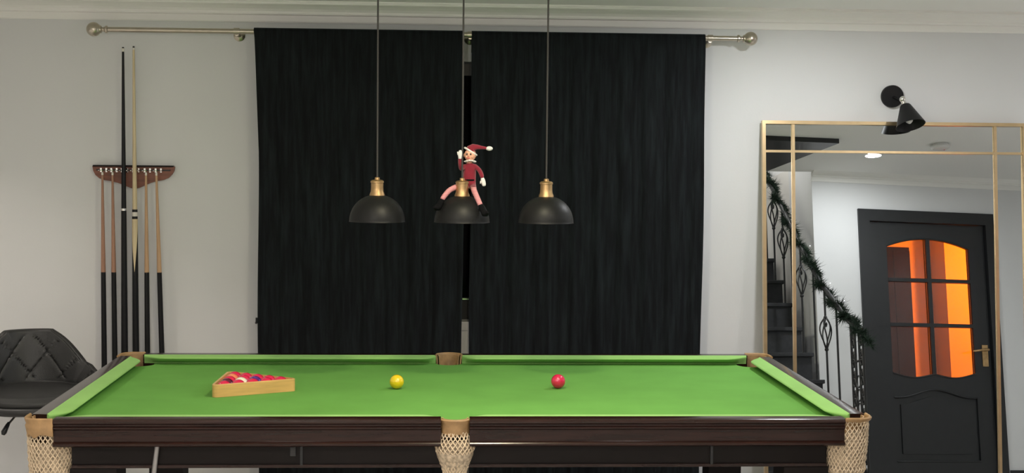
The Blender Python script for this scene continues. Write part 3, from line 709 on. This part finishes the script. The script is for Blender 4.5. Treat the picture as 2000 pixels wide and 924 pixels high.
# hall beyond the door, lit by an orange lamp
M_hall = mat('hall_paint', (.75, .72, .68), .8)
M_darkw = mat('dark_hall_furniture', (.012, .006, .004), .7, spec=.1)
def hp_(poly, z0, z1, name, m): return MB().prism(poly, lambda s, t: L(s, t, z0), lambda s, t: L(s, t, z1)).build(name, m, kind='structure')
hp_([(-.1, 1.62), (2.6, 1.62), (2.6, 1.72), (-.1, 1.72)], 0, 2.4, 'wall_hall_back', M_hall)
hp_([(-.2, .1), (-.1, .1), (-.1, 1.72), (-.2, 1.72)], 0, 2.4, 'wall_hall_left', M_hall)
hp_([(2.5, .1), (2.6, .1), (2.6, 1.62), (2.5, 1.62)], 0, 2.4, 'wall_hall_right', M_hall)
hp_([(-.2, .1), (2.6, .1), (2.6, 1.72), (-.2, 1.72)], 2.4, 2.5, 'ceiling_hall', M_hall)
hp_([(-.2, .1), (2.6, .1), (2.6, 1.72), (-.2, 1.72)], -.06, -.001, 'floor_hall', M_floor)
hp_([(1.475, 1.40), (2.5, 1.40), (2.5, 1.62), (1.475, 1.62)], 0, 2.4, 'wall_hall_pier', M_hall)
cb = thing('tall_cupboard', L(.93, 1.42, 0), 'tall dark cupboard seen through the left panes of the black door', 'cupboard')
MB().prism([(.78, 1.235), (1.075, 1.235), (1.075, 1.615), (.78, 1.615)], lambda s, t: L(s, t, 0), lambda s, t: L(s, t, 2.06)).build('cabinet_body', M_darkw, cb)
for a, c in ((.785, .925), (.930, 1.070)):
    MB().prism([(a, 1.22), (c, 1.22), (c, 1.235), (a, 1.235)], lambda s, t: L(s, t, .08), lambda s, t: L(s, t, 2.03)).build('door', M_darkw, cb)
ld = bpy.data.lights.new('hall_lamp', 'AREA'); ld.shape = 'DISK'; ld.size = .25; ld.energy = 48; ld.color = (1, .15, .002)
lo = bpy.data.objects.new('hall_lamp', ld); COL.objects.link(lo); lo.location = L(2.2, .45, 2.2); lo.rotation_euler = (Vector(L(1.7, 1.5, 1.3))-lo.location).to_track_quat('-Z', 'Y').to_euler()
hl = thing('hall_ceiling_light', L(2.2, .45, 2.4), 'orange-lit round ceiling light in the hall behind the black door', 'ceiling light')
MB().lathe([(.13, 0), (.13, .03), (.11, .04), (0.001, .045)], L(2.2, .45, 2.4), (0, 0, -1)).build('fitting', M_white, hl, True)

# ------------------------------------------------------------------ staircase
stair = thing('staircase', (2.0, -2.6, 0), 'dark carpeted staircase with wrought iron balustrade reflected in the mirror', 'staircase')
XR_, XLf = 2.475, 1.56
for k in range(-4, 6):
    yf = -2.885-.241*k; zt = .862+.199*k
    yb = yf-.241 if k < 5 else -4.395
    b = MB(); b.box(XLf, XR_, yb, yf, 0 if zt < .3 else zt-.42, zt-.025); b.box(XLf, XR_+.012, yb, yf+.018, zt-.025, zt, bev=.005)
    b.build('step', M_step, stair)
HR = [(a_, z_-.07) for a_, z_ in [(-1.86, 1.10), (-2.19, 1.25), (-2.5, 1.42), (-2.74, 1.545), (-3.14, 1.83), (-3.33, 1.98), (-3.66, 2.23), (-4.01, 2.49), (-4.38, 2.74)]]
def hz_(y):
    for (a, za), (c, zc) in zip(HR, HR[1:]):
        if c <= y <= a: return lerp(za, zc, (y-a)/(c-a))
    return HR[0][1]
def tread(y):
    k = math.floor((-2.885-y)/.241); k = min(k, 5); return .862+.199*k if k >= -4 else 0
XB = 2.445
MB().tube([(XB, y, z) for y, z in HR], [.016]*len(HR), 10).build('handrail', M_iron, stair, True)
def scroll(c, r, flip, n=22):
    return [(c[0], c[1]+flip*r*(1-.75*k/n)*math.cos(k/n*1.6*2*PI), c[2]+r*(1-.75*k/n)*math.sin(k/n*1.6*2*PI)) for k in range(n+1)]
for y, bz in ((-2.40, None), (-2.65, 1.14), (-2.90, None), (-3.20, 1.56), (-3.44, None), (-3.66, 1.90), (-3.92, 2.16), (-4.15, None)):
    b = MB(); zb0, zb1 = tread(y), hz_(y)-.01
    if bz is None: b.tube([(XB, y, zb0), (XB, y, zb1)], .007, 8)
    else:
        b.tube([(XB, y, zb0), (XB, y, bz-.10)], .007, 8); b.tube([(XB, y, bz+.10), (XB, y, zb1)], .007, 8)
        for q in range(5):     # basket of bent bars, full at the top and drawn to a point below
            P = []
            for j in range(13):
                t = j/12; rr_ = .034*max(0, math.sin(min(1, t**1.5*1.05)*PI))**.7+.004; a = 2*PI*q/5+t*1.2
                P.append((XB+rr_*math.cos(a), y+rr_*math.sin(a), bz-.10+.20*t))
            b.tube(P, .0052, 6)
        b.sphere((XB, y, bz-.105), .013, u=10, v=8); b.sphere((XB, y, bz+.10), .012, u=10, v=8)
        b.tube(scroll((XB, y+.016, bz+.05), .017, 1), .003, 5); b.tube(scroll((XB, y-.016, bz+.05), .017, -1), .003, 5)
    b.build('baluster', M_iron, stair, True)
# newel panel: paired posts with scrollwork
b = MB()
for y in (-1.88, -1.955, -2.035, -2.11): b.tube([(XB, y, 0), (XB, y, hz_(y)-.005)], .008, 8)
b.tube([(XB, -1.88, hz_(-1.88)), (XB, -2.11, hz_(-2.11))], .01, 8)
for z in (.12, .52, .90, 1.08): b.tube([(XB, -1.88, z), (XB, -2.11, z)], .007, 8)
for z in [.2+.115*k for k in range(8)]:
    for yc in (-1.918, -2.072):
        b.tube(scroll((XB, yc, z), .028, 1), .0055, 5); b.tube(scroll((XB, yc, z+.05), .024, -1), .0055, 5)
for z in (.62, .70, .78): b.tube([(XB, -1.995+.034*math.cos(a), z+.034*math.sin(a)) for a in [2*PI*k/16 for k in range(16)]], .005, 5, loop=True)
b.build('newel_panel', M_iron, stair, True)

# garland wound along the handrail
gar = thing('garland', (XB, -2.7, 1.5), 'dark green pine garland wound along the black stair handrail', 'garland')
def hpt(t):
    y = lerp(-1.80, -4.30, t); z = hz_(min(y, -1.86)) if y < -1.86 else hz_(-1.86)-.6*(y+1.86)-.02
    return Vector((XB+.02*math.cos(t*60), y, z+.014*math.sin(t*60)+.018*math.sin(t*17)))
MB().tube([hpt(k/120) for k in range(121)], .007, 6).build('stem', M_needle, gar, True)
b = MB()
for k in range(6500):
    t = random.random(); c = hpt(t); d = Vector((random.gauss(0, 1), random.gauss(0, 1), random.gauss(0, .9)-.15)).normalized()
    ln = .028+.050*random.random()*(.75+.45*math.sin(t*90))
    sd = d.orthogonal().normalized()*.0028
    v = [b.bm.verts.new(p) for p in (c+sd, c-sd, c+d*ln)]; b.bm.faces.new(v)
    sd2 = d.cross(sd)
    v = [b.bm.verts.new(p) for p in (c+sd2, c-sd2, c+d*ln)]; b.bm.faces.new(v)
b.build('needles', M_needle, gar, kind='stuff')
for t in (.22, .33, .52):
    MB().sphere(hpt(t)+Vector((.01, .045, .035)), .004, u=8, v=6).build('fairy_light', M_fairy, gar, True)

# ------------------------------------------------------------------ ceiling fittings
names = ['round ceiling downlight reflected at the top of the mirror', 'recessed downlight close to the front wall, right of the curtains', 'recessed downlight just in front of the table, right of the pendants',
         'recessed downlight just in front of the table, left of the pendants', 'recessed downlight in the corner above the bar stool', 'recessed downlight by the left wall in front of the table', 'recessed downlight in the corner beyond the mirror',
         'unseen downlight above the camera on the left, added for ambient light', 'unseen downlight above the camera on the right, added for ambient light', 'unseen downlight near the back wall on the left, added for ambient light', 'unseen downlight near the back wall on the right, added for ambient light', 'warm recessed downlight above the near middle pocket of the table']  # lamps by the camera and back wall are unseen extras raising ambient light
for (x, y, wt, col), nme in zip(DOWN, names):
    t = thing('downlight', (x, y, CEIL), nme, 'ceiling light', 'recessed downlights')
    MB().lathe([(.046, 0), (.046, .004), (.040, .007), (.034, .007), (.033, .001)], (x, y, CEIL), (0, 0, -1), 28).build('trim_ring', M_white, t, True)
    MB().lathe([(.032, .0005), (.032, .005), (.0, .0055)], (x, y, CEIL), (0, 0, -1), 24).build('lens', M_led, t)
    ld = bpy.data.lights.new('downlight_beam', 'AREA'); ld.shape = 'DISK'; ld.size = .10; ld.energy = wt; ld.color = col
    if x == -2.20: ld.spread = math.radians(105)
    lo = bpy.data.objects.new('downlight_beam', ld); COL.objects.link(lo); lo.location = (x, y, CEIL-.022)
t = thing('downlight', (2.1, -3.75, 3.7), 'unseen downlight high in the stairwell, added to brighten the stairs', 'ceiling light', 'recessed downlights')
MB().lathe([(.046, 0), (.046, .004), (.040, .007), (.034, .007), (.033, .001)], (2.1, -3.75, 3.7), (0, 0, -1), 28).build('trim_ring', M_white, t, True)
ld = bpy.data.lights.new('stair_fill', 'AREA'); ld.shape = 'DISK'; ld.size = .08; ld.energy = 12; ld.color = NEUT  # extra lamp put in to lighten the dim stairwell
lo = bpy.data.objects.new('stair_fill', ld); COL.objects.link(lo); lo.location = (2.1, -3.75, 3.685)
gx, gy, gz, gw = FILL_GLOBE
gt = thing('fill_globe', (gx, gy, CEIL), 'unseen globe light added under the ceiling to brighten cornice and walls', 'ceiling light')  # out-of-view lamp put in to even out the wall light
MB().lathe([(.06, CEIL), (.06, CEIL-.02), (.01, CEIL-.03), (.01, gz+.11), (.045, gz+.105), (.045, gz+.085)], (gx, gy, 0), n=28).build('lamp_fitting', M_brass, gt, True, ang=30)
MB().sphere((gx, gy, gz), .10, u=32, v=20).build('glow_globe', emit('fill_globe_glow', (1, .97, .92), FILL_GLOBE[3]), gt, True, ang=180)
sm = thing('smoke_detector', (3.19, -2.47, CEIL), 'round white smoke detector on the ceiling, reflected in the mirror', 'smoke detector')
MB().lathe([(.05, 0), (.05, .012), (.062, .014), (.062, .022), (.05, .034), (.02, .038), (.0, .038)], (3.19, -2.47, CEIL), (0, 0, -1), 32).build('housing', M_white, sm, True, ang=30)
MB().lathe([(.0, .037), (.004, .037), (.004, .040), (0, .041)], (3.215, -2.47, CEIL), (0, 0, -1), 10).build('indicator', B_red, sm)
